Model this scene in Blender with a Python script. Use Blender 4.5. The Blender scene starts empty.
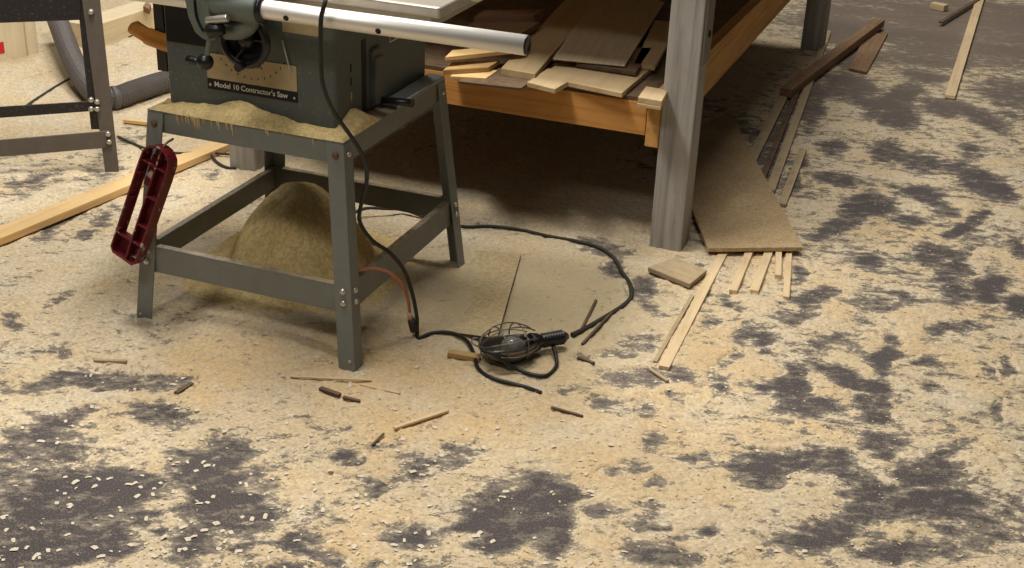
import bpy, bmesh, math
import numpy as np
from mathutils import Vector, Matrix
sc = bpy.context.scene
COL = sc.collection
rng = np.random.default_rng(7)

# ------------------------------------------------------------------ camera
F_PX, PITCH, ROLL, CAMH = 1318.66, 0.444899, 0.0424486, 1.527439
cp, sp = math.cos(PITCH), math.sin(PITCH)
FWD = Vector((0, cp, -sp)); R0 = Vector((1, 0, 0)); U0 = Vector((0, sp, cp))
RT = R0*math.cos(ROLL) + U0*math.sin(ROLL)
UP = -R0*math.sin(ROLL) + U0*math.cos(ROLL)
cd = bpy.data.cameras.new('camera'); cam = bpy.data.objects.new('camera', cd); COL.objects.link(cam)
cd.sensor_width = 36; cd.lens = F_PX/1024*36; cd.clip_start = .05
m = Matrix((RT, UP, -FWD)).transposed().to_4x4(); m.translation = (0, 0, CAMH); cam.matrix_world = m
sc.camera = cam
def ray(px, py): return FWD + RT*((px-512)/F_PX) + UP*((284-py)/F_PX)
def G(px, py, z=0.0):                      # point of the horizontal plane at height z
    d = ray(px, py); return Vector((0, 0, CAMH)) + d*((z-CAMH)/d.z)
def K(px, py, y):                          # point of the upright plane at distance y
    d = ray(px, py); return Vector((0, 0, CAMH)) + d*(y/d.y)

# ------------------------------------------------------------------ object helpers
def lin(r, g, b):
    f = lambda c: (c/255/12.92) if c/255 <= .04045 else ((c/255+.055)/1.055)**2.4
    return (f(r), f(g), f(b), 1)
def tag(o, label, cat, group=None, kind=None):
    o['label'] = label; o['category'] = cat
    if group: o['group'] = group
    if kind: o['kind'] = kind
    return o
def thing(name, label, cat, loc=(0, 0, 0), rz=0, group=None):
    o = bpy.data.objects.new(name, None); COL.objects.link(o); o.empty_display_size = .05
    o.location = loc; o.rotation_euler = (0, 0, rz)
    return tag(o, label, cat, group)
class MB:
    def __init__(s): s.v = []; s.f = []; s.sm = []
    def add(s, vs, fs, smooth=False):
        n = len(s.v); s.v += [tuple(v) for v in vs]
        s.f += [tuple(i+n for i in f) for f in fs]; s.sm += [smooth]*len(fs); return s
    def hexa(s, c8):                        # bottom 4 (ccw), top 4
        return s.add(c8, [(3,2,1,0),(4,5,6,7),(0,1,5,4),(1,2,6,5),(2,3,7,6),(3,0,4,7)])
    def box(s, x0, x1, y0, y1, z0, z1):
        return s.hexa([(x0,y0,z0),(x1,y0,z0),(x1,y1,z0),(x0,y1,z0),(x0,y0,z1),(x1,y0,z1),(x1,y1,z1),(x0,y1,z1)])
    def loft(s, rings, smooth=False, cap=True):
        n = len(rings[0]); vs = [v for r in rings for v in r]; fs = []
        for k in range(len(rings)-1):
            for i in range(n):
                j = (i+1) % n; fs.append((k*n+i, k*n+j, (k+1)*n+j, (k+1)*n+i))
        s.add(vs, fs, smooth)
        if cap:
            b = len(s.v)-len(vs)
            s.f.append(tuple(b+i for i in reversed(range(n)))); s.sm.append(False)
            s.f.append(tuple(b+(len(rings)-1)*n+i for i in range(n))); s.sm.append(False)
        return s
    def tube(s, pts, r, n=10, closed=False, flat=1.0):
        pts = [Vector(p) for p in pts]; N = len(pts)
        rs = r if hasattr(r, '__len__') else [r]*N
        rings = []; nrm = None
        for i in range(N):
            if closed: t = pts[(i+1) % N]-pts[i-1]
            else: t = pts[min(i+1, N-1)]-pts[max(i-1, 0)]
            if t.length < 1e-9: t = Vector((0, 0, 1))
            t.normalize()
            if nrm is None:
                a = Vector((0, 0, 1)) if abs(t.z) < .9 else Vector((1, 0, 0))
                nrm = (a - t*a.dot(t)).normalized()
            else:
                nrm = nrm - t*nrm.dot(t)
                nrm = nrm.normalized() if nrm.length > 1e-6 else t.orthogonal().normalized()
            b = t.cross(nrm)
            rings.append([pts[i] + nrm*(rs[i]*flat*math.cos(2*math.pi*k/n)) + b*(rs[i]*math.sin(2*math.pi*k/n)) for k in range(n)])
        if closed:
            rings.append(rings[0]); return s.loft(rings, True, False)
        return s.loft(rings, True, True)
    def cyl(s, p0, p1, r0, r1=None, n=20):
        return s.tube([p0, p1], [r0, r0 if r1 is None else r1], n)
    def lathe(s, p, axis, prof, n=24):      # prof: (distance along axis, radius)
        p = Vector(p); a = Vector(axis).normalized(); u = a.orthogonal().normalized(); w = a.cross(u)
        rings = [[p + a*t + (u*math.cos(2*math.pi*k/n) + w*math.sin(2*math.pi*k/n))*max(r, 1e-4) for k in range(n)] for t, r in prof]
        return s.loft(rings, True, True)
    def prism(s, poly, origin, ux, uy, un, t):   # polygon in the ux,uy plane, thickness t along un
        o = Vector(origin); ux = Vector(ux); uy = Vector(uy); un = Vector(un)
        a = [o + ux*p[0] + uy*p[1] for p in poly]; return s.loft([a, [q + un*t for q in a]])
    def build(s, name, mat, parent=None, bevel=0, seg=2):
        me = bpy.data.meshes.new(name); me.from_pydata(s.v, [], s.f); me.update()
        bm = bmesh.new(); bm.from_mesh(me); bmesh.ops.recalc_face_normals(bm, faces=bm.faces)
        bm.to_mesh(me); bm.free()
        me.polygons.foreach_set('use_smooth', s.sm)
        if mat: me.materials.append(mat)
        o = bpy.data.objects.new(name, me); COL.objects.link(o)
        if parent: o.parent = parent
        if bevel:
            b = o.modifiers.new('bevel', 'BEVEL'); b.width = bevel; b.segments = seg; b.limit_method = 'ANGLE'; b.angle_limit = .7
        return o
def smooth_path(P, n=8):                    # Catmull-Rom through the points
    P = [Vector(p) for p in P]; Q = [P[0]*2-P[1]] + P + [P[-1]*2-P[-2]]; out = []
    for i in range(1, len(Q)-2):
        for k in range(n):
            t = k/n; a, b, c, d = Q[i-1:i+3]
            out.append(.5*((2*b) + (c-a)*t + (2*a-5*b+4*c-d)*t*t + (3*b-a-3*c+d)*t**3))
    return out + [P[-1]]

# ------------------------------------------------------------------ materials
class NT:
    def __init__(s, name):
        s.m = bpy.data.materials.new(name); s.m.use_nodes = True; s.t = s.m.node_tree
        s.b = s.t.nodes['Principled BSDF']
    def n(s, typ, **kw):
        x = s.t.nodes.new(typ)
        for k, v in kw.items():
            if k in x.inputs: x.inputs[k].default_value = v
            else: setattr(x, k, v)
        return x
    def l(s, a, b): s.t.links.new(a, b)
    def coords(s, scale=(1, 1, 1), kind='Object'):
        tc = s.n('ShaderNodeTexCoord'); mp = s.n('ShaderNodeMapping'); mp.inputs['Scale'].default_value = scale
        s.l(tc.outputs[kind], mp.inputs['Vector']); return mp.outputs['Vector']
    def noise(s, vec, scale, detail=4, rough=.55, dist=0):
        x = s.n('ShaderNodeTexNoise'); x.inputs['Scale'].default_value = scale; x.inputs['Detail'].default_value = detail
        x.inputs['Roughness'].default_value = rough; x.inputs['Distortion'].default_value = dist
        s.l(vec, x.inputs['Vector']); return x.outputs['Fac']
    def ramp(s, fac, stops):
        x = s.n('ShaderNodeValToRGB'); e = x.color_ramp.elements
        while len(e) < len(stops): e.new(.5)
        for q, (p, c) in zip(e, stops): q.position = p; q.color = c if len(c) == 4 else (*c, 1)
        s.l(fac, x.inputs['Fac']); return x.outputs['Color']
    def mix(s, fac, a, b, typ='MIX'):
        x = s.n('ShaderNodeMix'); x.data_type = 'RGBA'; x.blend_type = typ
        for sock, v in ((x.inputs[0], fac), (x.inputs[6], a), (x.inputs[7], b)):
            if isinstance(v, (int, float, tuple)): sock.default_value = v
            else: s.l(v, sock)
        return x.outputs[2]
    def math(s, op, a, b=None):
        x = s.n('ShaderNodeMath'); x.operation = op
        for i, v in enumerate((a, b)):
            if v is None: continue
            if isinstance(v, (int, float)): x.inputs[i].default_value = v
            else: s.l(v, x.inputs[i])
        return x.outputs[0]
    def bump(s, h, strength=.3, dist=.002):
        x = s.n('ShaderNodeBump'); x.inputs['Strength'].default_value = strength; x.inputs['Distance'].default_value = dist
        s.l(h, x.inputs['Height']); s.l(x.outputs['Normal'], s.b.inputs['Normal'])
    def topdust(s, col, tint, lo=.75, hi=.95, amount=.9, scale=60):
        # loose dust that has settled on level faces
        g = s.n('ShaderNodeNewGeometry'); sx = s.n('ShaderNodeSeparateXYZ'); s.l(g.outputs['Normal'], sx.inputs[0])
        mr = s.n('ShaderNodeMapRange'); mr.inputs[1].default_value = lo; mr.inputs[2].default_value = hi; s.l(sx.outputs['Z'], mr.inputs[0])
        nz = s.noise(s.coords(), scale, 3); nz2 = s.ramp(nz, [(.3, (0, 0, 0)), (.55, (1, 1, 1))])
        fac = s.math('MULTIPLY', s.math('MULTIPLY', mr.outputs[0], nz2), amount)
        return s.mix(fac, col, tint)
    def fin(s, col, rough=.6, metal=0, spec=.5):
        if isinstance(col, tuple): s.b.inputs['Base Color'].default_value = col
        else: s.l(col, s.b.inputs['Base Color'])
        if isinstance(rough, (int, float)): s.b.inputs['Roughness'].default_value = rough
        else: s.l(rough, s.b.inputs['Roughness'])
        s.b.inputs['Metallic'].default_value = metal; s.b.inputs['Specular IOR Level'].default_value = spec
        return s.m
DUST = lin(196, 172, 128)
def metal_paint(name, c1, c2, rough=.5, dust=.9, dustcol=None, sc_=25, metal=0.0):
    t = NT(name); v = t.coords(); nz = t.noise(v, sc_, 5, .6)
    col = t.mix(nz, c1, c2)
    speck = t.ramp(t.noise(v, 160, 2), [(.62, (0, 0, 0)), (.72, (1, 1, 1))])
    col = t.mix(t.math('MULTIPLY', speck, .25 if dust else 0.0), col, lin(165, 150, 120))
    if dust: col = t.topdust(col, dustcol or DUST, amount=dust)
    t.bump(nz, .08, .002)
    return t.fin(col, rough, metal)
def plain(name, c, rough=.5, metal=0, var=.15, scale=40, spec=.5):
    t = NT(name); nz = t.noise(t.coords(), scale, 4)
    d = tuple(x*(1-var) for x in c[:3])+(1,); u = tuple(min(1, x*(1+var)) for x in c[:3])+(1,)
    t.bump(nz, .05, .001)
    return t.fin(t.mix(nz, d, u), rough, metal, spec)
def wood(name, c1, c2, grain=1.0, axis='X', dust=0, rough=.7, dustcol=None, knots=False):
    t = NT(name); s_ = {'X': (2.2, 45, 45), 'Y': (45, 2.2, 45), 'Z': (45, 45, 2.2)}[axis]
    v = t.coords(s_); nz = t.noise(v, 1.3*grain, 5, .65, .6); col = t.ramp(nz, [(.28, c2), (.55, c1), (.8, tuple(min(1, x*1.15) for x in c1[:3])+(1,))])
    blot = t.noise(t.coords(), 9, 3); col = t.mix(t.math('MULTIPLY', blot, .45), col, c2)
    if dust: col = t.topdust(col, dustcol or DUST, amount=dust, scale=35)
    t.bump(nz, .25, .0015)
    return t.fin(col, rough, 0, .25)
M = {}
M['saw'] = metal_paint('grey_green_paint', lin(84, 91, 88), lin(70, 76, 74), .5, .75)
M['stand'] = metal_paint('grey_stand_paint', lin(126, 129, 124), lin(106, 110, 107), .5, .75)
M['ledge'] = metal_paint('clean_grey_paint', lin(140, 148, 148), lin(124, 132, 132), .45, 0)
M['cast'] = metal_paint('cast_fence_paint', lin(112, 120, 112), lin(84, 92, 86), .42, .5, lin(190, 180, 155))
M['iron'] = plain('cast_iron_top', lin(170, 163, 150), .4, .55, .2, 30)
M['bolt'] = plain('zinc_bolt', lin(190, 186, 175), .35, .7)
M['rust'] = plain('rusty_bolt', lin(105, 80, 55), .6, .4)
M['chrome'] = plain('brushed_rail', lin(240, 236, 230), .42, .55, .05, 15)
M['black'] = plain('black_plastic', lin(22, 22, 24), .35, 0)
M['rubber'] = plain('black_rubber', lin(24, 23, 23), .5, 0)
M['dusty_rubber'] = plain('dusty_rubber', lin(52, 47, 41), .75, 0, .4, 60)
M['plate'] = plain('aged_label', lin(172, 152, 116), .5, .1, .2, 50)
M['plate_black'] = plain('label_black', lin(24, 23, 25), .5, 0, .1, 40, .25)
M['ink'] = plain('ink', lin(50, 42, 34), .6, 0)
M['white_ink'] = plain('white_ink', lin(205, 200, 188), .5, 0, .05)
M['blackmetal'] = metal_paint('black_machine_paint', lin(26, 24, 28), lin(34, 31, 34), .45, .3, lin(110, 100, 85))
M['brownmetal'] = metal_paint('dusty_dark_steel', lin(104, 96, 88), lin(80, 73, 67), .5, .5, lin(150, 138, 118))
M['hose'] = plain('grey_hose', lin(96, 90, 87), .55, 0, .15)
M['orange'] = plain('orange_cord', lin(168, 108, 84), .55, 0, .2)
M['palewire'] = plain('faded_plug', lin(196, 165, 150), .55, 0)
M['orangewood'] = plain('orange_handle', lin(196, 132, 52), .5, 0, .25)
M['glass'] = plain('dull_reflector', lin(118, 112, 104), .3, .8, .2)
M['wire'] = plain('cage_wire', lin(120, 114, 104), .4, .7)
M['bulb'] = plain('bulb_glass', lin(120, 116, 110), .06, .0, .05)
t = NT('red_plastic'); v = t.coords(); wear = t.ramp(t.noise(v, 42, 4, .6), [(.60, (0, 0, 0)), (.66, (1, 1, 1))])
gm = t.n('ShaderNodeNewGeometry'); ptn = t.ramp(gm.outputs['Pointiness'], [(.5, (.25, .25, .25)), (.56, (1, 1, 1))])
M['red'] = t.fin(t.mix(t.math('MULTIPLY', wear, .8), t.mix(t.noise(v, 30), lin(112, 24, 34), lin(84, 16, 26)), lin(214, 196, 180)), .38)
M['pine'] = wood('pine', lin(206, 152, 86), lin(166, 108, 52), .8, 'X')
M['pineY'] = wood('pine_lengthways', lin(206, 160, 96), lin(170, 118, 60), .8, 'Y')
M['palepine'] = wood('pale_pine', lin(224, 190, 134), lin(200, 158, 102), .8, 'X', .35, .7, lin(220, 196, 150))
M['ply'] = wood('plywood', lin(196, 172, 132), lin(166, 140, 102), .6, 'X', .5, .7, lin(190, 170, 136))
M['greyply'] = wood('speckled_sheet', lin(196, 180, 154), lin(166, 150, 126), 1.6, 'X', .3, .65, lin(186, 170, 140))
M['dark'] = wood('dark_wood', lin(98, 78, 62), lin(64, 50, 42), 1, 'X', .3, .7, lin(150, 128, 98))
M['brown'] = wood('brown_wood', lin(146, 112, 86), lin(104, 78, 60), 1, 'X', .2)
M['strip'] = wood('pale_strip', lin(222, 198, 158), lin(188, 160, 120), .9, 'X', .3, .7, lin(222, 202, 166))
M['greystrip'] = wood('dusty_strip', lin(176, 158, 128), lin(132, 114, 92), .9, 'X', .5, .75, lin(190, 170, 132))
M['weathered'] = wood('weathered_post', lin(172, 167, 160), lin(124, 120, 117), .7, 'Z', 0, .8)
M['mdf'] = wood('particle_board', lin(188, 168, 126), lin(168, 146, 106), 2.5, 'X', .4, .75, lin(200, 178, 134))
M['card'] = wood('pale_box_board', lin(228, 214, 184), lin(212, 196, 162), .4, 'Z', .2)
M['redlabel'] = plain('red_label', lin(200, 40, 40), .5)
def dust_material(name, a, b, c, bumpd=.004, attr=False):
    t = NT(name); v = t.coords((1, 1, 1))
    n1 = t.noise(v, 5, 4, .6); n2 = t.noise(v, 130, 4, .7); n3 = t.noise(v, 420, 2, .6)
    col = t.mix(t.ramp(n1, [(.35, (0, 0, 0)), (.65, (1, 1, 1))]), a, b)
    col = t.mix(t.math('MULTIPLY', t.ramp(n2, [(.45, (0, 0, 0)), (.7, (1, 1, 1))]), .5), col, c)
    vor = t.n('ShaderNodeTexVoronoi'); vor.inputs['Scale'].default_value = 170; t.l(t.coords((1, 1, .5)), vor.inputs['Vector'])
    sepc = t.n('ShaderNodeSeparateColor'); t.l(vor.outputs['Color'], sepc.inputs[0])
    chip = t.ramp(sepc.outputs[0], [(0, (.8, .8, .8)), (.5, (.96, .96, .96)), (1, (1.12, 1.12, 1.12))])
    col = t.mix(1.0, col, chip, 'MULTIPLY')
    if attr:
        # where the layer thins out the dark concrete shows between the grains, in trodden streaks
        af = t.n('ShaderNodeAttribute'); af.attribute_name = 'fine'
        col = t.mix(af.outputs['Fac'], col, lin(188, 172, 138))
        ag = t.n('ShaderNodeAttribute'); ag.attribute_name = 'fresh'      # fresher, more golden shavings
        col = t.mix(t.math('MULTIPLY', ag.outputs['Fac'], t.ramp(n1, [(.3, (.35, .35, .35)), (.65, (1, 1, 1))])), col, lin(208, 170, 112))
        at = t.n('ShaderNodeAttribute'); at.attribute_name = 'dust'
        def streak(rot):
            tc = t.n('ShaderNodeTexCoord'); mp = t.n('ShaderNodeMapping'); mp.inputs['Rotation'].default_value = (0, 0, rot); mp.inputs['Scale'].default_value = (.68, 1.15, 1)
            t.l(tc.outputs['Object'], mp.inputs['Vector']); return t.noise(mp.outputs['Vector'], 30, 8, .76, .25)
        sx = t.n('ShaderNodeSeparateXYZ'); t.l(v, sx.inputs[0])
        mr = t.n('ShaderNodeMapRange'); mr.inputs[1].default_value = -.1; mr.inputs[2].default_value = .5; t.l(sx.outputs['X'], mr.inputs[0])
        mx = t.n('ShaderNodeMix'); t.l(mr.outputs[0], mx.inputs[0]); t.l(streak(-.6), mx.inputs[2]); t.l(streak(.3), mx.inputs[3])
        st = t.math('SUBTRACT', mx.outputs[0], .5)
        val = t.math('ADD', at.outputs['Fac'], t.math('MULTIPLY', st, 3.9))
        val = t.math('ADD', val, t.math('MULTIPLY', t.math('SUBTRACT', n2, .5), .9))
        thick = t.ramp(val, [(.10, (0, 0, 0)), (.34, (1, 1, 1))])
        val2 = t.math('ADD', val, .42)
        film = t.ramp(val2, [(.0, (0, 0, 0)), (.5, (1, 1, 1))])
        conc = t.mix(n1, lin(62, 57, 59), lin(90, 84, 84))
        spk = t.ramp(t.noise(v, 260, 3, .7), [(.52, (0, 0, 0)), (.70, (1, 1, 1))])
        conc = t.mix(t.math('MULTIPLY', spk, .5), conc, lin(160, 148, 128))
        far = t.n('ShaderNodeMapRange'); far.inputs[1].default_value = 4.3; far.inputs[2].default_value = 5.8; t.l(sx.outputs['Y'], far.inputs[0])
        conc = t.mix(t.math('MULTIPLY', far.outputs[0], .55), conc, lin(150, 134, 118))     # the back of the shop is evenly dusty
        conc = t.mix(t.math('MULTIPLY', film, .6), conc, lin(158, 147, 128))
        col = t.mix(thick, conc, col)
        t.l(t.math('SUBTRACT', .75, t.math('MULTIPLY', thick, -.2)), t.b.inputs['Roughness'])
    n5 = t.noise(v, 62, 3, .6)
    t.bump(t.math('ADD', t.math('MULTIPLY', n5, 1.6), t.math('ADD', n2, t.math('MULTIPLY', n3, .4))), .6, bumpd)
    return t.fin(col, .9, 0, .15)
LA, LB, LCc = lin(206, 193, 168), lin(206, 184, 147), lin(222, 208, 180)
M['dust'] = dust_material('sawdust', LA, LB, LCc, .004, True)
M['concrete'] = dust_material('concrete_floor', LA, LB, LCc, .002, True)
M['heapdust'] = dust_material('fine_sawdust', lin(216, 192, 138), lin(206, 180, 122), lin(226, 206, 158), .002)
M['dustcover'] = dust_material('dust_covered_sheet', lin(190, 172, 136), lin(182, 162, 122), lin(204, 186, 150), .001)
M['panel'] = dust_material('particle_board_face', lin(180, 157, 122), lin(168, 145, 110), lin(192, 170, 134), .001)
M['beam'] = wood('bleached_timber', lin(222, 206, 172), lin(198, 178, 140), .6, 'X', .4, .75, lin(226, 212, 184))
M['stick'] = wood('tan_stick', lin(186, 152, 98), lin(150, 116, 70), .9, 'X', .3)
M['flake_pale'] = plain('pale_shaving', lin(212, 200, 178), .85, 0, .12)
M['flake_tan'] = plain('tan_shaving', lin(200, 178, 138), .85, 0, .15)

# ------------------------------------------------------------------ floor and sawdust fields
def lattice(seed): return np.random.default_rng(seed).random((256, 256))
def vnoise(x, y, L):
    xi = np.floor(x).astype(int); yi = np.floor(y).astype(int); fx = x-xi; fy = y-yi
    fx = fx*fx*(3-2*fx); fy = fy*fy*(3-2*fy)
    a = L[xi & 255, yi & 255]; b = L[(xi+1) & 255, yi & 255]; c = L[xi & 255, (yi+1) & 255]; d = L[(xi+1) & 255, (yi+1) & 255]
    return (a*(1-fx)+b*fx)*(1-fy)+(c*(1-fx)+d*fx)*fy
LT = [lattice(i+11) for i in range(12)]
def fbm(x, y, f, o, k=0, gain=.55):
    s = 0; a = 1; tot = 0
    for i in range(o):
        s = s+a*(vnoise(x*f+17.3*i, y*f+9.1*i, LT[(i+k) % 12])*2-1); tot += a; a *= gain; f *= 2.03
    return s/tot*1.7
# bare or thinly covered places, and a board's shadow drawn as bare floor: x, y, half-width, half-height, tilt in the photo's frame, strength
BARE_AND_SHADE = [
 (866,206,28,11,-5,1),(840,224,19,11,-20,1),(985,182,30,11,25,1),(925,163,26,12,10,.8),(971,154,14,9,10,.7),(885,152,15,10,0,.9),
 (831,147,15,8,10,.9),(798,172,6,18,8,.9),(836,180,15,6,10,.7),(920,194,20,6,5,.8),(939,208,15,7,10,.8),(901,222,18,4,0,.8),
 (981,220,19,7,-25,.8),(960,231,11,6,-20,.7),(929,252,21,10,5,.9),(962,257,17,6,-25,.8),(864,262,10,5,0,.7),(1021,248,8,7,0,.7),
 (817,294,25,7,-12,1),(800,313,21,6,-12,1),(798,273,8,9,0,.9),(985,289,12,14,10,.9),(1016,306,9,11,-30,.9),(887,299,32,12,5,.65),
 (953,273,13,10,0,.8),(955,294,13,8,0,.6),(971,328,22,7,5,.7),(943,329,11,5,0,.8),(887,355,8,24,15,.9),(847,374,30,8,20,.9),
 (875,393,15,10,0,1),(936,386,8,8,0,.8),(798,378,15,17,0,.9),(840,339,23,8,-20,.6),(985,369,5,8,0,.7),(1004,364,7,9,0,.6),
 (927,360,11,4,10,.7),(864,322,16,6,20,.6),(811,405,30,9,0,1),(873,405,19,7,5,.9),(873,439,23,10,10,1),(820,461,38,14,5,.85),
 (870,482,22,11,10,.75),(927,470,27,19,20,.85),(956,444,19,8,-15,.7),(997,415,5,9,10,.9),(903,506,62,14,-3,.95),(953,503,23,9,20,1),
 (829,527,42,14,-20,.9),(799,545,17,11,-20,.9),(903,553,36,11,0,.8),(977,533,60,26,0,.55),(649,289,12,13,0,.85),(656,310,13,6,20,.6),
 (729,301,13,5,20,.9),(748,332,15,8,0,1),(769,341,8,9,40,.6),(731,360,13,10,-30,.9),(713,381,8,13,10,.7),(680,376,11,6,0,.8),
 (774,385,15,9,-10,.9),(633,381,34,10,-5,.75),(574,389,13,5,0,.7),(638,343,19,10,-15,.55),(706,320,9,5,-40,.7),(614,357,15,3,-20,.7),
 (586,360,7,4,20,.6),(781,310,11,7,0,.7),(706,294,5,7,20,.6),(678,400,13,5,0,.8),(612,406,15,5,10,.7),(645,409,13,4,0,.6),
 (648,438,11,9,0,.75),(764,470,32,14,5,1),(737,470,11,4,-35,.9),(556,518,18,32,10,.95),(583,494,13,5,0,.8),(606,512,15,7,10,.8),
 (642,509,11,5,20,.7),(648,527,15,9,20,.8),(693,531,25,8,-15,.9),(663,560,38,11,10,.9),(639,470,11,6,0,.6),(687,460,25,3,5,.7),
 (651,488,9,5,-20,.8),(770,563,13,5,20,.8),(776,551,9,4,0,.8),(615,476,9,4,0,.7),(510,512,48,22,10,1),(528,494,40,13,-12,.95),
 (414,530,24,12,5,.9),(384,530,11,5,0,.9),(470,521,22,9,10,1),(488,545,24,12,10,.9),(352,458,13,6,10,.9),(366,482,10,13,20,.8),
 (340,478,13,3,0,.8),(414,461,21,10,10,.7),(405,476,17,6,0,.65),(322,551,30,8,15,.95),(426,562,17,5,0,.8),(458,455,26,10,0,.5),
 (30,470,62,25,-20,.75),(30,520,52,25,-15,.85),(60,548,72,20,-10,.85),(125,485,30,16,10,1),(113,506,32,12,-5,1),(74,485,22,9,-10,.8),
 (146,480,17,10,0,1),(166,417,38,10,5,.85),(193,461,24,14,10,1),(229,458,26,20,0,.85),(220,488,32,18,20,.95),(214,512,26,12,10,.9),
 (262,500,19,18,0,.75),(193,542,19,16,0,.95),(184,562,22,9,0,.9),(297,545,25,9,12,1),(285,566,22,4,0,.9),(250,545,15,6,-20,.7),
 (89,539,32,14,-15,.8),(166,533,9,5,0,.8),(113,551,15,7,0,.8),(143,515,19,8,10,.9),(77,417,15,6,-10,.8),(39,432,32,8,-15,.75),
 (122,384,56,7,1,2.2),(185,390,9,3,-35,.9),(47,386,24,10,-10,.7),(7,392,12,6,0,.85),(14,320,13,6,15,.9),(16,328,9,3,0,.8),(63,357,9,6,20,.8),
 (42,354,7,4,-20,.7),(42,308,6,4,0,.7),(59,299,9,4,-10,.7),(103,224,11,7,-35,.7),(84,236,9,3,-30,.7),(213,180,9,9,20,.75),(60,225,30,4,-30,.8),  # last entry draws the pine board's shadow as bare floor
 (35,182,24,10,-20,.55),(98,172,30,12,-25,.6),(150,130,40,10,-10,.6),(120,67,14,4,-20,.5),(40,75,12,4,-20,.5),(60,150,80,10,-8,.35),
 (850,87,20,11,10,1),(889,112,28,12,10,.95),(910,89,15,6,0,.8),(903,97,14,6,0,.8),(948,108,20,9,10,.85),(988,120,28,7,25,.85),(842,33,24,9,5,1),
 (861,58,19,11,-10,.95),(927,77,18,4,10,.8),(815,105,13,22,15,1),(900,20,130,22,3,.7),(1000,35,80,30,5,.7),(930,60,40,16,0,.5),(1010,95,30,16,10,.6),
 (600,248,32,8,15,.85),(616,270,10,10,30,.95),(700,150,70,60,0,.4),(780,130,14,40,20,.6),(690,270,10,5,10,.7),
]
CLEAR = [(988,65,16,9,.9),(936,57,16,8,.7),(640,470,30,30,.1)]
_el = []
for cx, cy, rx, ry, an, s_ in BARE_AND_SHADE:
    c0 = G(cx, cy); a = math.radians(an)
    ex = (G(cx+math.cos(a)*4, cy+math.sin(a)*4)-c0)*(rx/4); ey = (G(cx-math.sin(a)*4, cy+math.cos(a)*4)-c0)*(ry/4)
    _el.append((c0.x, c0.y, np.linalg.inv(np.array([[ex.x, ey.x], [ex.y, ey.y]])), s_))
def under(x, y):
    dx = x-.45; dy = y-3.512; a = dx*.9373-dy*.3486; b = dx*.3486+dy*.9373
    return np.clip((.0-a)/.2, 0, 1)*np.clip((b+.25)/.25, 0, 1)
def cover(x, y):
    """how much sawdust lies at a floor point: above 0 a layer, below 0 only a film"""
    wx = x+.03*fbm(x, y, 6, 5, 1, .7); wy = y+.04*fbm(x, y, 6, 5, 4, .7)
    c = np.ones_like(x)
    for ox, oy, I, s_ in _el:
        dx = wx-ox; dy = wy-oy
        m_ = (np.abs(dx) < .9) & (np.abs(dy) < 1.1)
        u = I[0, 0]*dx[m_]+I[0, 1]*dy[m_]; w = I[1, 0]*dx[m_]+I[1, 1]*dy[m_]; d = np.sqrt(u*u+w*w)
        k = np.clip((1.6-d)/1.05, 0, 1); k = k*k*(3-2*k)
        c[m_] *= 1-np.minimum(1, s_*k)
    # trodden streaks: run one way on the left, the other way on the right
    b = np.clip((x+.1)/.6, 0, 1)
    def streak(th, k):
        u = x*math.cos(th)+y*math.sin(th); w = -x*math.sin(th)+y*math.cos(th)
        return fbm(u*.42, w*1.25, 9, 5, k, .68)
    n = streak(.6, 2)*(1-b)+streak(-.3, 5)*b
    quiet = np.exp(-(((x+.25)/.55)**2+((y-2.95)/.55)**2))       # round the saw the layer is deep
    quiet2 = np.exp(-(((x+.95)/.45)**2+((y-2.75)/.5)**2))*.7
    zone = np.clip((x-.45)/.45, 0, 1)*.17+np.exp(-((x+.75)/.45)**2-((y-2.05)/.3)**2)*.14
    c = np.maximum(c, .12)-zone
    v = c-.485+n*.42*(1-.85*np.maximum(quiet, quiet2))+.35*quiet
    far = np.clip((y-4.6)/1.2, 0, 1)
    return v-.06*far+.04*np.clip((-.75-x)/.3, 0, 1)*np.clip((y-3.5)/.5, 0, 1)+.35*under(x, y)
SAW = Vector((-.52947, 3.10141, 0)); YAW = -.350299
eS = Vector((math.cos(YAW), math.sin(YAW), 0)); gS = Vector((-math.sin(YAW), math.cos(YAW), 0))
def W(a, b, z=0): return SAW+eS*a+gS*b+Vector((0, 0, z))
def mound(x, y):
    dx = x-SAW.x; dy = y-SAW.y; a = dx*eS.x+dy*eS.y; b = dx*gS.x+dy*gS.y
    h = .016*np.exp(-((a-.05)/.36)**2-((b+.05)/.42)**2)
    h = h+.016*np.exp(-((a+.05)/.2)**2-((b+.27)/.07)**2)
    h = h+.006*np.exp(-((a+.27)/.06)**2-((b+.36)/.05)**2)-.022*np.exp(-((a-.31)/.09)**2-((b+.34)/.09)**2)
    h = np.maximum(h, 0)
    return h
def dust_h(x, y, v=None):
    if v is None: v = cover(x, y)
    f = fbm(x, y, 38, 4, 3, .7); f2 = fbm(x, y, 12, 3, 8)
    h = np.where(v > .22, .0075*(1-np.exp(-(v-.22)*3.2)), (v-.22)*.012)
    h = h+np.where(v > .1, .0022, 0)*fbm(x, y, 62, 3, 9, .7)*np.clip(v*2, 0, 1)
    fx, fy = x+.358, y-2.70
    h = h-(.0062*np.exp(-(fx*fx+fy*fy)/.0036))
    return h+mound(x, y)*np.clip(.5+v*2, 0, 1)+np.where(v > 0, .0018, .0022)*f*np.clip(.35+np.abs(v)*1.5, 0, 1)+.0014*f2*np.clip(v*2, 0, 1)-.0006
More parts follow.
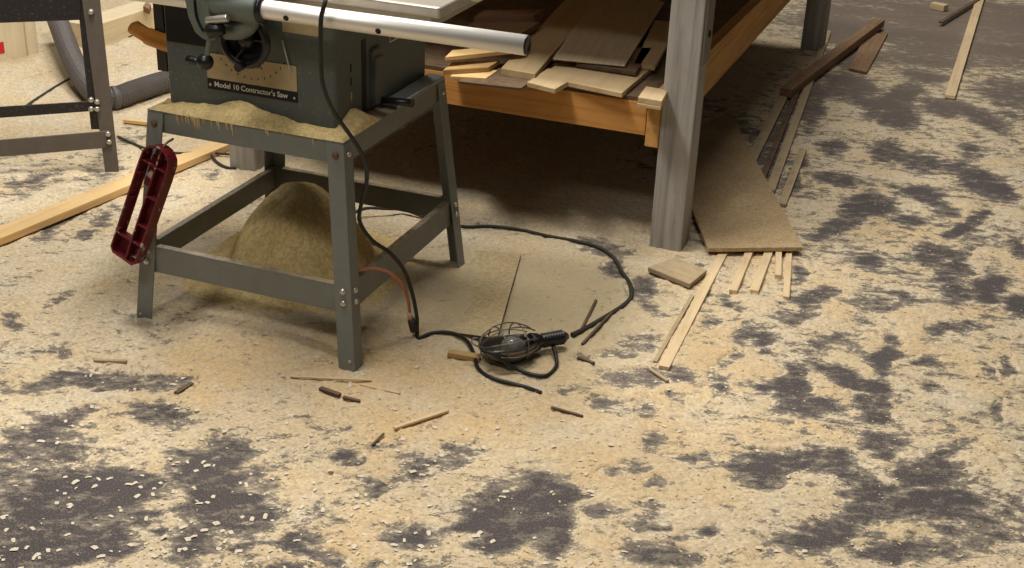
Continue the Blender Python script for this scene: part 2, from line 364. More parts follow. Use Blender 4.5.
def grid(name, xs, ys, z, mat, attrs, keep=None):
    nx, ny = len(xs), len(ys); X, Y = np.meshgrid(xs, ys)
    co = np.stack([X, Y, z], -1).reshape(-1, 3).astype(np.float32)
    i = (np.arange(ny-1)[:, None]*nx+np.arange(nx-1)[None, :]).ravel()
    q = np.stack([i, i+1, i+nx+1, i+nx], -1)
    if keep is not None:
        kf = keep.ravel()[q].any(1); q = q[kf]
    me = bpy.data.meshes.new(name); used = np.zeros(len(co), bool); used[q.ravel()] = True
    idx = np.cumsum(used)-1; co = co[used]; q = idx[q]
    me.vertices.add(len(co)); me.vertices.foreach_set('co', co.ravel())
    me.loops.add(q.size); me.loops.foreach_set('vertex_index', q.ravel().astype(np.int32))
    me.polygons.add(len(q)); me.polygons.foreach_set('loop_start', np.arange(0, q.size, 4, dtype=np.int32)); me.polygons.foreach_set('loop_total', np.full(len(q), 4, np.int32))
    me.polygons.foreach_set('use_smooth', np.ones(len(q), bool))
    me.update(); me.validate()
    for an, val in attrs.items():
        a = me.attributes.new(an, 'FLOAT', 'POINT'); a.data.foreach_set('value', val.ravel()[used].astype(np.float32))
    me.materials.append(mat); o = bpy.data.objects.new(name, me); COL.objects.link(o); return o
xs = np.arange(-5, 5.5, .025); ys = np.arange(-2.0, 9.5, .025); X, Y = np.meshgrid(xs, ys)
fl = grid('floor', xs, ys, np.zeros_like(X), M['concrete'], {'dust': cover(X, Y), 'fine': 0*X}); fl['kind'] = 'structure'
xs = np.arange(-2.7, 2.9, .0065)
ys = [1.45]
while ys[-1] < 7.2: ys.append(ys[-1]+.005+.0035*max(0, (ys[-1]-2.6)))
ys = np.array(ys); X, Y = np.meshgrid(xs, ys); V_ = cover(X, Y); Hh = dust_h(X, Y, V_)
half = .55+Y*.5
fine = np.clip(np.exp(-(((X-.05)/.33)**2+((Y-3.1)/.33)**2))*1.3-.1, 0, .8)
fresh = np.zeros_like(X)
for gx, gy, gr, gs in ((-.5, 2.72, .32, .55), (-.15, 2.5, .3, .45), (.25, 2.45, .3, .4), (.62, 2.75, .35, .35), (.15, 2.0, .4, .3), (1.2, 3.4, .6, .3), (-.35, 2.05, .25, .35)):
    fresh = np.maximum(fresh, gs*np.exp(-((X-gx)**2+(Y-gy)**2)/gr**2))
du = grid('sawdust_layer', xs, ys, Hh, M['dust'], {'fine': fine, 'dust': V_, 'fresh': fresh}, (Hh > -.0004) & (np.abs(X) < half))
tag(du, 'sawdust spread and trodden in patches over the dark concrete floor', 'sawdust', kind='stuff')
def hz(x, y): return float(max(0, dust_h(np.array([[x]]), np.array([[y]]))[0, 0]))

# shavings lying loose on the dust
def flakes(name, n, smin, smax, mat, label, xr, yr, bias=None):
    x = rng.uniform(*xr, n*3); y = yr[0]+(yr[1]-yr[0])*rng.random(n*3)**1.6
    ok = np.abs(x) < .15+y*.45
    if bias is None: ok &= rng.random(n*3) < np.clip(.35+cover(x[None], y[None])[0]*1.6, .12, 1)
    if bias is not None: ok &= rng.random(n*3) < bias(x, y)
    x = x[ok][:n]; y = y[ok][:n]; z = np.maximum(dust_h(x[None], y[None])[0], 0)
    vs = []; fs = []
    for i in range(len(x)):
        s_ = rng.uniform(smin, smax); a = rng.uniform(0, 6.28); l_ = s_*rng.uniform(.8, 1.6); w = s_*rng.uniform(.5, .9)
        c, s2 = math.cos(a), math.sin(a); tl = rng.uniform(-.15, .15); cu = rng.uniform(.05, .25)*s_; k = len(vs)
        for u, q, h in ((-l_, -w, 0), (0, -w*1.1, cu), (l_*.9, -w*.7, 0), (l_, w*.8, 0), (.1*l_, w, cu), (-l_*.9, w*.9, 0)):
            u *= .5; q *= .5
            vs.append((x[i]+c*u-s2*q, y[i]+s2*u+c*q, z[i]+.0012+h*.6+u*tl*.5+abs(tl)*.25*l_))
        fs += [(k, k+1, k+4, k+5), (k+1, k+2, k+3, k+4)]
    me = bpy.data.meshes.new(name); me.from_pydata(vs, [], fs); me.materials.append(mat)
    o = bpy.data.objects.new(name, me); COL.objects.link(o); tag(o, label, 'shavings', kind='stuff')
left = lambda x, y: np.clip(np.exp(-((x+.45)/.45)**2-((y-2.1)/.4)**2)+.25, 0, 1)
flakes('wood_chips', 520, .006, .012, M['flake_pale'], 'large pale wood chips scattered over the bare floor at front left', (-1.2, .6), (1.85, 2.9), left)
flakes('wood_shavings', 2600, .0025, .006, M['flake_pale'], 'small whitish shavings strewn across the sawdust and floor', (-1.6, 1.7), (1.85, 4.2))
flakes('wood_crumbs', 4200, .003, .006, M['flake_tan'], 'tan curled shavings mixed through the sawdust in the foreground', (-1.5, 1.5), (1.85, 3.9))

# ------------------------------------------------------------------ table saw on its stand
saw = thing('table_saw', 'grey table saw on an open splayed steel stand with aluminium fence rail', 'table saw', SAW, YAW)
HT = .54; wt, dt, wb, db = .51129, .5559, .606, .661
def leg(sx, sy, nm):
    w = .043; th = .004
    def ring(f, z):
        hx = (wb+(wt-wb)*f)/2; hy = (db+(dt-db)*f)/2; ox = sx*hx; oy = sy*hy
        return [(ox, oy, z), (ox-sx*w, oy, z), (ox-sx*w, oy-sy*th, z), (ox-sx*th, oy-sy*th, z), (ox-sx*th, oy-sy*w, z), (ox, oy-sy*w, z)]
    mb = MB(); mb.loft([ring(0, 0), ring(1, HT-.002)]); o = mb.build('leg', M['stand'], saw, .0012)
    def P(f, u, v): 
        hx = (wb+(wt-wb)*f)/2; hy = (db+(dt-db)*f)/2
        return (sx*(hx-u), sy*(hy-v), f*HT)
    for f, mat in ((.945, 'rust'), (.358, 'bolt'), (.306, 'bolt')):
        p = Vector(P(f, .021, 0)); MB().lathe(p, (0, sy, 0), [(-.002, .0085), (.002, .0085), (.005, .0065), (.0065, .003)], 14).build('bolt', M[mat if sy < 0 else 'bolt'], o)
        p = Vector(P(f, 0, .021)); MB().lathe(p, (sx, 0, 0), [(-.002, .0075), (.002, .0075), (.005, .0055), (.0065, .003)], 14).build('bolt', M['bolt'], o)
    p = Vector(P(.045, .012, 0)); MB().lathe(p, (0, sy, 0), [(-.001, .004), (.002, .004), (.003, .002)], 10).build('rivet', M['bolt'], o)
for sx in (-1, 1):
    for sy in (-1, 1): leg(sx, sy, 0)
a_, b_ = wt/2, dt/2
for sy in (-1, 1):       # top aprons with a flange turned in
    mb = MB(); i_ = .005 if sy < 0 else .005
    y0 = sy*(b_-.0045); y1 = sy*(b_-.0085)
    mb.box(-a_+.006, a_-.006, min(y0, y1), max(y0, y1), HT-.052, HT)
    yy = sorted((sy*(b_-.0045), sy*(b_-.105))); mb.box(-a_+.004, a_-.004, yy[0], yy[1], HT-.003, HT+.001)
    mb.build('apron', M['stand'], saw, .001)
for sx in (-1, 1):
    mb = MB(); x = sorted((sx*(a_-.0045), sx*(a_-.0085))); mb.box(x[0], x[1], -b_+.01, b_-.01, HT-.052, HT-.003)
    x = sorted((sx*(a_-.0002), sx*(a_-.075))); mb.box(x[0], x[1], -b_+.1, b_-.1, HT-.003, HT+.0012)
    mb.build('apron', M['stand'], saw, .001)
for sx in (-1, 1):
    for sy in (-1, 1):
        x = sorted((sx*(a_+.0005), sx*(a_-.055))); y = sorted((sy*(b_+.0005), sy*(b_-.06)))
        MB().box(x[0], x[1], y[0], y[1], HT-.001, HT+.0024).build('corner_plate', M['stand'], saw, .001)
MB().box(.2095, .2575, -.005, .274, HT+.0005, HT+.011).build('side_ledge', M['ledge'], saw, .003)
zr0, zr1 = .138, .206; fr = .172/HT
hx = (wb+(wt-wb)*fr)/2; hy = (db+(dt-db)*fr)/2
for sy in (-1, 1):
    y = sorted((sy*(hy-.005), sy*(hy-.009))); y2 = sorted((sy*(hy-.005), sy*(hy-.024)))
    MB().box(-hx+.007, hx-.007, y[0], y[1], zr0, zr1).box(-hx+.045, hx-.045, y2[0], y2[1], zr1-.003, zr1+.0006).build('lower_rail', M['stand'], saw, .001)
for sx in (-1, 1):
    x = sorted((sx*(hx-.010), sx*(hx-.014))); x2 = sorted((sx*(hx-.010), sx*(hx-.028)))
    MB().box(x[0], x[1], -hy+.010, hy-.010, zr0, zr1).box(x2[0], x2[1], -hy+.045, hy-.045, zr1-.003, zr1+.0006).build('lower_rail', M['stand'], saw, .001)
# cabinet
CA0, CA1, CB0, CB1 = -.233, .208, -.222, .266
cab = MB().box(CA0, CA1, CB0, CB1, HT+.002, .838).build('cabinet', M['saw'], saw, .010, 3)
# vertical slot in the side, locking bar, holes
MB().box(CA1-.004, CA1+.0012, -.094, -.072, .552, .722).build('side_slot', M['plate_black'], cab)
mb = MB(); mb.box(CA1-.002, CA1+.016, -.050, -.004, .556, .672); mb.box(CA1-.002, CA1+.010, -.052, -.002, .665, .690)
mb.build('trunnion_bar', M['saw'], cab, .003)
MB().tube([(CA1+.006, -.018, .562), (CA1+.045, -.022, .566), (CA1+.098, -.026, .569)], [.0085, .0085, .0105], 14).build('tilt_lock_handle', M['black'], cab)
for z, mt in ((.672, 'plate_black'), (.640, 'plate_black'), (.605, 'plate')):
    MB().box(CA1-.003, CA1+.0008, -.150, -.144, z-.009, z+.009).build('slot_hole', M[mt], cab)
# white corner-framed sticker on the side
mb = MB(); x0 = CA1+.0003; x1 = CA1+.0011
mb.box(x0, x1, .052, .055, .682, .750); mb.box(x0, x1, .052, .150, .682, .685); mb.box(x0, x1, .147, .150, .682, .750); mb.box(x0, x1, .052, .150, .747, .750)
mb.build('frame_sticker', M['white_ink'], cab)
MB().box(-.226, -.118, CB0-.0016, CB0+.002, .694, .812).build('front_cover', M['plate_black'], cab, .001)
lt = MB().box(.080, .176, CB0-.0014, CB0+.002, .756, .786).build('paper_label', M['plate'], cab); lt['label'] = 'tan label strip below the rail'
# name plate with the scale
pl = thing('x', 'x', 'x')
bpy.data.objects.remove(pl)
PB = CB0-.0022
plate = MB().box(-.122, .112, PB, CB0+.001, .6225, .682).build('name_plate', M['plate'], saw)
MB().box(-.122, .112, PB-.0004, CB0+.001, .597, .6223).build('black_band', M['plate_black'], plate)
def text(s_, size, x, z, mat, parent, y, extrude=.0003, align='LEFT', sx=1.0):
    cu = bpy.data.curves.new('lettering', 'FONT'); cu.body = s_; cu.size = size; cu.extrude = extrude; cu.align_x = align; cu.offset = size*.012
    to = bpy.data.objects.new('lettering', cu); COL.objects.link(to)
    bpy.context.view_layer.update()
    me = bpy.data.meshes.new_from_object(to.evaluated_get(bpy.context.evaluated_depsgraph_get()))
    bpy.data.objects.remove(to); me.name = 'lettering'; me.materials.clear(); me.materials.append(mat)
    for v_ in me.vertices: v_.co = (x+v_.co.x*sx, y-v_.co.z, z+v_.co.y)
    o = bpy.data.objects.new('lettering', me); COL.objects.link(o); o.parent = parent; return o
text("Model 10 Contractor's Saw", .0172, -.104, .6045, M['white_ink'], plate, PB-.0008)
text("DELTA", .017, -.008, .6625, M['ink'], plate, PB-.0004, align='CENTER', sx=1.3)
mb = MB()
for i in range(13):
    th = math.radians(-62+i*124/12); r1 = .105
    c_ = (-.005+math.sin(th)*.098, .728-math.cos(th)*.092)
    mb.box(c_[0]-.0012, c_[0]+.0012, PB-.0006, PB, max(c_[1]-.002, .624), max(c_[1]+.003, .6275))
mb.build('scale_mark', M['ink'], plate)
for x in (-.115, .105): MB().lathe((x, PB-.0006, .607), (0, -1, 0), [(0, .0035), (.001, .003), (.0016, .001)], 10).build('plate_screw', M['bolt'], plate)
# hand wheel
hw = Vector((.030, -.300, .748))
wheel = MB().tube([hw+Vector((math.cos(q)*.054, 0, math.sin(q)*.054)) for q in np.linspace(0, 2*math.pi, 41)[:-1]], .0095, 12, True).build('hand_wheel', M['black'], saw)
MB().lathe(hw+Vector((0, .03, 0)), (0, -1, 0), [(0, .02), (.012, .022), (.03, .021), (.036, .012), (.04, .006)], 20).build('hub', M['black'], wheel)
for k in range(3):
    q = math.radians(90+35+120*k); d = Vector((math.cos(q), 0, math.sin(q)))
    MB().tube([hw+d*.012+Vector((0, .008, 0)), hw+d*.033+Vector((0, .012, 0)), hw+d*.052], [.011, .0095, .009], 10, False, .55).build('spoke', M['black'], wheel)
MB().lathe(hw+Vector((0, .035, 0)), (0, -1, 0), [(0, .03), (.012, .045), (.030, .053), (.034, .050), (.022, .036), (.016, .02)], 28).build('dish', M['plate_black'], wheel)
MB().cyl(hw+Vector((0, .08, 0)), hw+Vector((0, 0, 0)), .01, n=14).build('shaft', M['bolt'], wheel)
MB().tube([hw+Vector((-.002, -.006, -.054)), hw+Vector((-.002, -.03, -.054))], [.008, .010], 12).build('crank_knob', M['black'], wheel)
# angle pointer
MB().prism([(.079, .738), (.083, .738), (.1000, .667), (.0985, .664)], (0, CB0-.006, 0), (1, 0, 0), (0, 0, 1), (0, 1, 0), .0014).build('angle_pointer', M['bolt'], saw)
# table top and its front/side aprons
MB().box(-.50, .478, -.268, .36, .842, .868).build('table_top', M['iron'], saw, .006, 3)
MB().box(-.47, .45, -.245, .34, .815, .842).build('table_rib', M['iron'], saw, .003)
hk = MB().tube(smooth_path([(.474, -.10, .85), (.492, -.10, .852), (.505, -.085, .858), (.515, -.06, .868)]), .006, 8).build('wing_bolt', M['bolt'], saw)
# fence rail
RB, RZ = -.330, .834
rail = MB().cyl((-.46, RB, RZ-.004), (.694, RB, RZ-.001), .0205, n=32).build('fence_rail', M['chrome'], saw)
MB().lathe((.094, RB, RZ-.0025), (1, 0, 0), [(0, .031), (.008, .031), (.010, .022)], 24).build('collar', M['black'], rail)
MB().lathe((.690, RB, RZ-.001), (1, 0, 0), [(0, .0195), (.006, .0195), (.0075, .016), (.0045, .012)], 24).build('end_cap', M['black'], rail)
for px in (.164, .378): MB().lathe((px, RB-.0185, RZ-.009), (0, -1, -.38), [(-.004, .0062), (.0024, .0062), (.0026, .004)], 16).build('bolt_hole', M['plate_black'], rail)
for px in (-.35, .05): MB().box(px-.02, px+.02, -.315, -.262, .818, .836).build('rail_bracket', M['cast'], rail, .002)
# fence head with lock lever
hd = MB(); hd.tube([(-.025, RB, RZ-.002), (-.018, RB, RZ-.002), (.088, RB, RZ-.002), (.094, RB, RZ-.002)], [.028, .034, .034, .030], 24)
hd.build('fence_head', M['cast'], saw)
head = hd = MB(); 
head.tube(smooth_path([(-.12, RB-.01, .866), (-.05, RB-.015, .868), (.02, RB-.012, .862), (.08, RB, .852)]), [.018]*0 or .020, 14)
head.tube(smooth_path([(.06, RB+.012, .815), (.052, RB+.012, .79), (.03, RB+.012, .776), (-.002, RB+.01, .772)]), .022, 14)
fh = head.build('fence_clamp', M['cast'], saw)
MB().tube(smooth_path([(-.018, RB-.036, .800), (.006, RB-.04, .806), (.034, RB-.036, .812)]), [.003]*4+[.006]*4+[.009]*4+[.010]*5 if False else .0085, 12).build('clamp_lever', M['bolt'], fh)
MB().lathe((.020, RB-.034, .786), (-1, -.25, -.2), [(0, .012), (.012, .016), (.03, .016), (.038, .012), (.042, .004)], 20).build('clamp_knob', M['black'], fh)
# slotted lever arm hanging from the head, with rod and ball
poly = [(-.078, .885), (-.022, .885), (-.018, .84), (-.010, .80), (.002, .768), (-.010, .755), (-.032, .757), (-.052, .770), (-.066, .80), (-.073, .84)]
MB().box(-.135, -.070, RB-.03, RB+.02, .842, .90).build('head_bracket', M['cast'], fh, .008, 3)
arm = MB().prism(poly, (0, RB-.036, 0), (1, 0, 0), (0, 0, 1), (0, 1, 0), .016).build('lock_lever', M['cast'], saw, .004, 3)
MB().tube(smooth_path([(-.045, RB-.0362, .842), (-.044, RB-.0362, .815), (-.039, RB-.0362, .795), (-.028, RB-.0362, .776)]), .0065, 10, False, .35).build('lever_slot', M['plate_black'], arm)
MB().tube(smooth_path([(-.018, RB-.03, .765), (-.022, RB-.03, .745), (-.030, RB-.03, .718)]), .0065, 12).build('lever_rod', M['cast'], arm)
c = (-.034, RB-.03, .706); bs = [(.0185*-math.cos(q), .0185*math.sin(q)) for q in np.linspace(.02, math.pi-.02, 14)]
MB().lathe(c, (0, 0, 1), bs, 22).build('ball_knob', M['black'], arm)
MB().lathe((-.048, RB-.028, .704), (-1, 0, 0), [(0, .008), (.012, .008), (.020, .010), (.032, .010), (.034, .005)], 14).build('stub_knob', M['black'], arm)

# sawdust lying on the saw's stand top
ga = np.arange(-.256, .2561, .004); gb = np.arange(-.2785, .15, .004); A, B = np.meshgrid(ga, gb)
nz = fbm(A+3, B+5, 16, 4, 2); nz2 = fbm(A+1, B+9, 90, 3, 6)
hh = .0025+.003*np.clip((A+.18)/.1, 0, 1)+.0025*nz+.002*fbm(A, B, 45, 2, 5)
ridge = np.exp(-((A+.025)/.075)**2)*.034+np.exp(-((A+.17)/.05)**2)*.010+np.exp(-((A-.08)/.07)**2)*.006
hh = hh+ridge*np.clip((B+.281)/.05, 0, 1)+np.exp(-((A-.21)/.05)**2-((B+.14)/.06)**2)*.03
edge = np.minimum(np.minimum((B+.2785)/.006, (.256-A)/.006), (A+.256)/.006)
lay = np.where(B > -.15, -(B+.15)*.25, 0)
hh = (hh+lay+.001*nz2); hh = np.where(edge < 1, hh*np.clip(edge, 0, 1)**.6, hh)
hh = np.where((B > -.23) & (A < .19) , np.minimum(hh, .02), hh)
dr = grid('sawdust_drift', ga, gb, HT+.0012+hh, M['heapdust'], {'fine': hh*0}, (hh > .0006) & ((B < -.205) | (A > .185)))
dr.parent = None; dr.location = SAW; dr.rotation_euler = (0, 0, YAW)
tag(dr, 'drift of fine sawdust lying along the front ledge of the saw stand', 'sawdust', kind='stuff')
# dust clinging to the apron below the drift
mb = MB(); yq = -b_-.0006
for k in range(30):
    x = rng.uniform(-.18, -.03) if k < 24 else rng.uniform(-.2, .2); l_ = rng.uniform(.006, .03); w = rng.uniform(.0008, .0022)
    mb.hexa([(x-w*.3, yq+.0042, HT-l_), (x+w*.3, yq+.0042, HT-l_), (x+w*.3, yq+.0055, HT-l_), (x-w*.3, yq+.0055, HT-l_), (x-w, yq+.001, HT+.003), (x+w, yq+.001, HT+.003), (x+w, yq+.0055, HT+.003), (x-w, yq+.0055, HT+.003)])
dc = mb.build('clinging_dust', M['flake_tan']); dc.location = SAW; dc.rotation_euler = (0, 0, YAW)
tag(dc, 'streaks of dust clinging to the front apron of the saw stand', 'sawdust', kind='stuff')
# heap under the saw
ga = np.arange(-.40, .34, .006); gb = np.arange(-.36, .46, .006); A, B = np.meshgrid(ga, gb)
r1 = np.sqrt(((A+.075)/1.0)**2+((B-.085)/1.05)**2)+.010*fbm(A, B, 7, 3, 5)
h1 = .262*np.clip(1-(r1/.215)**1.9, -.6, 1)
h1 = np.where(r1 > .19, np.maximum(h1, .058*np.exp(-(r1-.19)/.13)-.012), h1)
r2 = np.sqrt(((A+.255)/1.0)**2+((B-.13)/1.1)**2)+.01*fbm(A, B, 9, 3, 7)
h2 = .085*np.clip(1-(r2/.10)**1.5, -.6, 1)
hp = np.maximum(h1, h2)+.0035*fbm(A, B, 40, 4, 1, .7)
lim = np.minimum.reduce([(A+.40)/.05, (.334-A)/.05, (B+.36)/.05, (.454-B)/.05]); hp = hp-.05*np.clip(1-lim, 0, 1)
hp_o = grid('sawdust_heap', ga, gb, hp, M['heapdust'], {'fine': hp*0}, hp > .0)
hp_o.location = SAW; hp_o.rotation_euler = (0, 0, YAW)
tag(hp_o, 'tall rounded heap of fine sawdust under the saw between the stand legs', 'sawdust heap', kind='stuff')

# ------------------------------------------------------------------ things on and near the saw
# red ribbed push block hanging at the front left leg
pb = thing('push_block', 'dark red ribbed plastic push block hanging on the front left leg of the saw stand', 'push block')
top = W(-.190, -.300, .470); bot = W(-.283, -.352, .192)
uy = (top-bot).normalized(); n_ = (-gS+Vector((0, 0, .25))).normalized(); ux = uy.cross(n_).normalized(); ux = ux if ux.dot(eS) > 0 else -ux; n_ = ux.cross(uy)
ux = (ux+Vector((0, 0, 0))).normalized()
L = (top-bot).length; Wd = .041
pb.location = bot
def P3(u, v, d): return ux*u+uy*v+n_*d
outer = [(-Wd, .012), (-Wd+.01, 0), (Wd-.012, -.004), (Wd-.002, .010)] + [(Wd, L*.75)] + [(Wd*math.cos(q), L-.04+.040*math.sin(q)) for q in np.linspace(.25, math.pi-.25, 9)] + [(-Wd, L*.8)]
cx_ = sum(p[0] for p in outer)/len(outer); cy_ = sum(p[1] for p in outer)/len(outer)
def offs(poly, d):
    N = len(poly); out = []
    for i in range(N):
        a = Vector(poly[i-1]); b = Vector(poly[i]); c = Vector(poly[(i+1) % N])
        e1 = (b-a).normalized(); e2 = (c-b).normalized(); nn = Vector((-(e1.y+e2.y), e1.x+e2.x)).normalized(); out.append(b+nn*d)
    return out
inner = offs(outer, .005)
if abs(sum(inner[i-1].x*inner[i].y-inner[i].x*inner[i-1].y for i in range(len(inner)))) > abs(sum(outer[i-1][0]*outer[i][1]-outer[i][0]*outer[i-1][1] for i in range(len(outer)))): inner = offs(outer, -.005)
N = len(outer); mb = MB()
rr = [[P3(p[0], p[1], 0) for p in outer], [P3(p[0], p[1], .034) for p in outer], [P3(p[0], p[1], .034) for p in inner], [P3(p[0], p[1], 0) for p in inner]]
rr.append(rr[0]); mb.loft(rr, False, False); mb.build('outer_wall', M['red'], pb, .0012)
def pbox(mb, u0, u1, v0, v1, d0, d1):
    mb.hexa([P3(u0, v0, d0), P3(u1, v0, d0), P3(u1, v1, d0), P3(u0, v1, d0), P3(u0, v0, d1), P3(u1, v0, d1), P3(u1, v1, d1), P3(u0, v1, d1)])
mb = MB(); pbox(mb, .006, Wd-.003, .006, L-.03, .002, .006); pbox(mb, -Wd+.003, -.031, .04, L*.9, .002, .006); pbox(mb, -Wd+.003, .008, .005, L*.17, .002, .006); pbox(mb, -.026, .008, L*.62, L-.035, .002, .006); pbox(mb, -.022, .022, L-.04, L-.008, .002, .006)
mb.build('back_web', M['red'], pb)
mb = MB(); pbox(mb, .004, .008, .002, L-.004, .004, .031); mb.build('long_rib', M['red'], pb)
for v0, u0, u1 in ((L*.17, -Wd+.003, Wd-.003), (L*.33, .006, Wd-.003), (L*.50, -Wd+.003, -.030), (L*.58, .006, Wd-.003), (L*.72, -Wd+.003, -.030), (L*.83, -Wd+.004, Wd-.004)):
    mb = MB(); pbox(mb, u0, u1, v0-.002, v0+.002, .004, .030); mb.build('cross_rib', M['red'], pb)
MB().tube(smooth_path([P3(0, L-.012, .02), P3(0, L+.006, .012), P3(0, L+.016, -.012)]), .003, 8).build('hanging_hook', M['wire'], pb)

# orange handled push stick on the saw's left side
ps = thing('push_stick', 'curved orange wooden handle on a black bar at the left side of the saw cabinet', 'push stick', W(-.25, -.12, .58), YAW)
o0 = Vector((-.25, -.12, .58)); pt = lambda a, b, z: Vector((a, b, z))-o0
MB().hexa([pt(-.328, -.126, .585), pt(-.300, -.126, .585), pt(-.300, -.116, .585), pt(-.328, -.116, .585), pt(-.328, -.126, .76), pt(-.302, -.126, .76), pt(-.302, -.116, .76), pt(-.328, -.116, .76)]).build('bar', M['black'], ps, .001)
MB().tube(smooth_path([pt(-.392, -.128, .690), pt(-.380, -.128, .682), pt(-.345, -.129, .668), pt(-.305, -.129, .660), pt(-.272, -.128, .650), pt(-.262, -.126, .615)]), [.008, .012, .0145, .016, .017]+[.020]*11+[.023]*16+[.024]*9, 16, False, .9).build('handle', M['orangewood'], ps)
MB().cyl(pt(-.31, -.121, .66), pt(-.231, -.121, .66), .005, n=10).build('mounting_bolt', M['bolt'], ps)

# cords
def cord(name, label, cat, pts, r, mat, n=9):
    o = MB().tube(smooth_path(pts, n), r, 10).build(name, mat); return tag(o, label, cat)
def gd(px, py, up): 
    p = G(px, py, up); return Vector((p.x, p.y, up+hz(p.x, p.y)*.8))
rC = .0048
pts = [W(.02, .05, .8735), W(.10, -.08, .8735), W(.165, -.19, .8735), W(.187, -.255, .876), W(.196, -.30, .870), K(325, -2, 2.66), K(321, 20, 2.65), K(321, 60, 2.655), K(323, 85, 2.66), K(334, 112, 2.685), K(350, 135, 2.71), K(362, 155, 2.73), K(367, 178, 2.75), K(361, 205, 2.77), K(360, 222, 2.78), K(372, 240, 2.79), K(390, 253, 2.80), K(404, 270, 2.815), K(412, 292, 2.83), K(417, 318, 2.84), gd(417, 335, .008), gd(419, 341, .006), gd(432, 337, .006), gd(450, 336, .008), gd(466, 343, .010), gd(474, 357, .008), gd(478, 370, .006), gd(490, 380, .006), gd(512, 385, .006), gd(528, 389, .006), gd(541, 395, .005)]
cord('power_cord', 'black power cord hanging down the front of the saw to the floor', 'cord', pts, rC, M['rubber'])
oc = thing('extension_cord', 'short orange extension cord end beside the hanging black cord', 'cord', gd(360, 268, 0))
lo = Vector(oc.location)
op = [K(344, 280, 2.80), K(353, 272, 2.765), K(372, 268, 2.775), K(390, 273, 2.79), K(402, 285, 2.815), K(408, 300, 2.835), K(410, 316, 2.85)]
MB().tube([p-lo for p in smooth_path(op)], .0042, 10).build('cable', M['orange'], oc)
MB().tube([K(409, 311, 2.848)-lo, K(411, 319, 2.85)-lo], [.006, .008], 12).build('strain_relief', M['palewire'], oc)
MB().tube([K(411, 318, 2.85)-lo, K(412, 322, 2.85)-lo, K(414, 331, 2.852)-lo], [.008, .0105, .0095], 14).build('plug', M['dusty_rubber'], oc)
bp = [gd(352, 216, .03), gd(366, 211, .03), gd(385, 211, .025), gd(405, 212, .016), gd(430, 221, .008), gd(463, 228, .006), gd(490, 228, .006), gd(520, 231, .006), gd(548, 237, .006), gd(575, 241, .006), gd(598, 247, .006), gd(614, 258, .006), gd(622, 272, .006), gd(630, 284, .006), gd(631, 297, .005), gd(622, 307, .004), gd(602, 320, .004), gd(584, 331, .005), gd(572, 336, .008)]
# caged work light
A0 = G(566, 339, .03); A1 = G(476, 352, .045); ax = (A1-A0); ax.z = .004; axn = ax.normalized()
wl = thing('work_light', 'black handled caged work light lying in sawdust beside the saw', 'work light', (A0.x, A0.y, 0))
Z0 = Vector((0, 0, .032+hz(A0.x, A0.y)*.7)); sd = axn.cross(Vector((0, 0, 1))).normalized(); uz = sd.cross(axn)
def LP(t, s_, u): return Z0+axn*t+sd*s_+uz*u
prof = [(-.004, .008), (.004, .013)]
for k in range(8): prof += [(.008+k*.0075, .0155), (.0115+k*.0075, .0185), (.014+k*.0075, .0155)]
prof += [(.070, .016), (.078, .021), (.092, .024), (.098, .024), (.100, .020)]
MB().lathe(Z0, axn, prof, 24).build('handle', M['black'], wl)
MB().lathe(LP(.096, 0, 0), axn, [(0, .017), (.014, .018), (.018, .015)], 20).build('lamp_socket', M['black'], wl)
MB().lathe(LP(.112, 0, .0), axn, [(0, .010), (.008, .012), (.02, .02), (.034, .025), (.048, .024), (.058, .016), (.063, .004)], 22).build('bulb', M['bulb'], wl)
L0, L1 = .092, .230
def rad(t): q = (t-L0)/(L1-L0); return .024+.032*math.sin(math.pi*min(1, q*.98+.04))**.75 if q < .98 else .012
tt = np.linspace(L0, L1, 15)
for k in range(8):
    q = 2*math.pi*k/8+.2
    MB().tube(smooth_path([LP(t_, math.cos(q)*rad(t_), .010+math.sin(q)*rad(t_)*.85) for t_ in tt], 3), .0018, 6).build('cage_wire', M['wire'], wl)
for t_ in (.13, .185):
    MB().tube([LP(t_, math.cos(q)*rad(t_), .010+math.sin(q)*rad(t_)*.85) for q in np.linspace(0, 2*math.pi, 29)[:-1]], .0018, 6, True).build('cage_ring', M['wire'], wl)
rings = []
mb = MB(); nt, nq = 12, 13
for t_ in np.linspace(L0+.006, L1-.008, nt):
    for q in np.linspace(math.pi*.92, math.pi*1.98, nq): 
        mb.v.append(tuple(LP(t_, math.cos(q)*rad(t_)*.93, .010+math.sin(q)*rad(t_)*.79)))
for i in range(nt-1):
    for j in range(nq-1): mb.f.append((i*nq+j, i*nq+j+1, (i+1)*nq+j+1, (i+1)*nq+j)); mb.sm.append(True)
rf = mb.build('reflector', M['glass'], wl); sl = rf.modifiers.new('solid', 'SOLIDIFY'); sl.thickness = .0015
MB().tube(smooth_path([LP(.224, 0, .012), LP(.238, .004, .016), LP(.246, .016, .022), LP(.238, .026, .026), LP(.230, .020, .028)]), .0024, 8).build('hook', M['wire'], wl)
lp = [gd(553, 348, .02), gd(556, 358, .012), gd(556, 368, .006), gd(547, 377, .006), gd(533, 377, .006), gd(518, 371, .012), gd(505, 364, .03), gd(494, 357, .05), gd(482, 352, .055)]
MB().tube([p-wl.location for p in smooth_path(lp)], .0048, 10).build('looped_cord', M['rubber'], wl)
sp_ = smooth_path(bp, 9); MB().tube([p-wl.location for p in sp_], [.0048+.0016*min(1, max(0, (i-90)/40)) for i in range(len(sp_))], 10).build('supply_cord', M['dusty_rubber'], wl)['label'] = 'dust covered black cord'

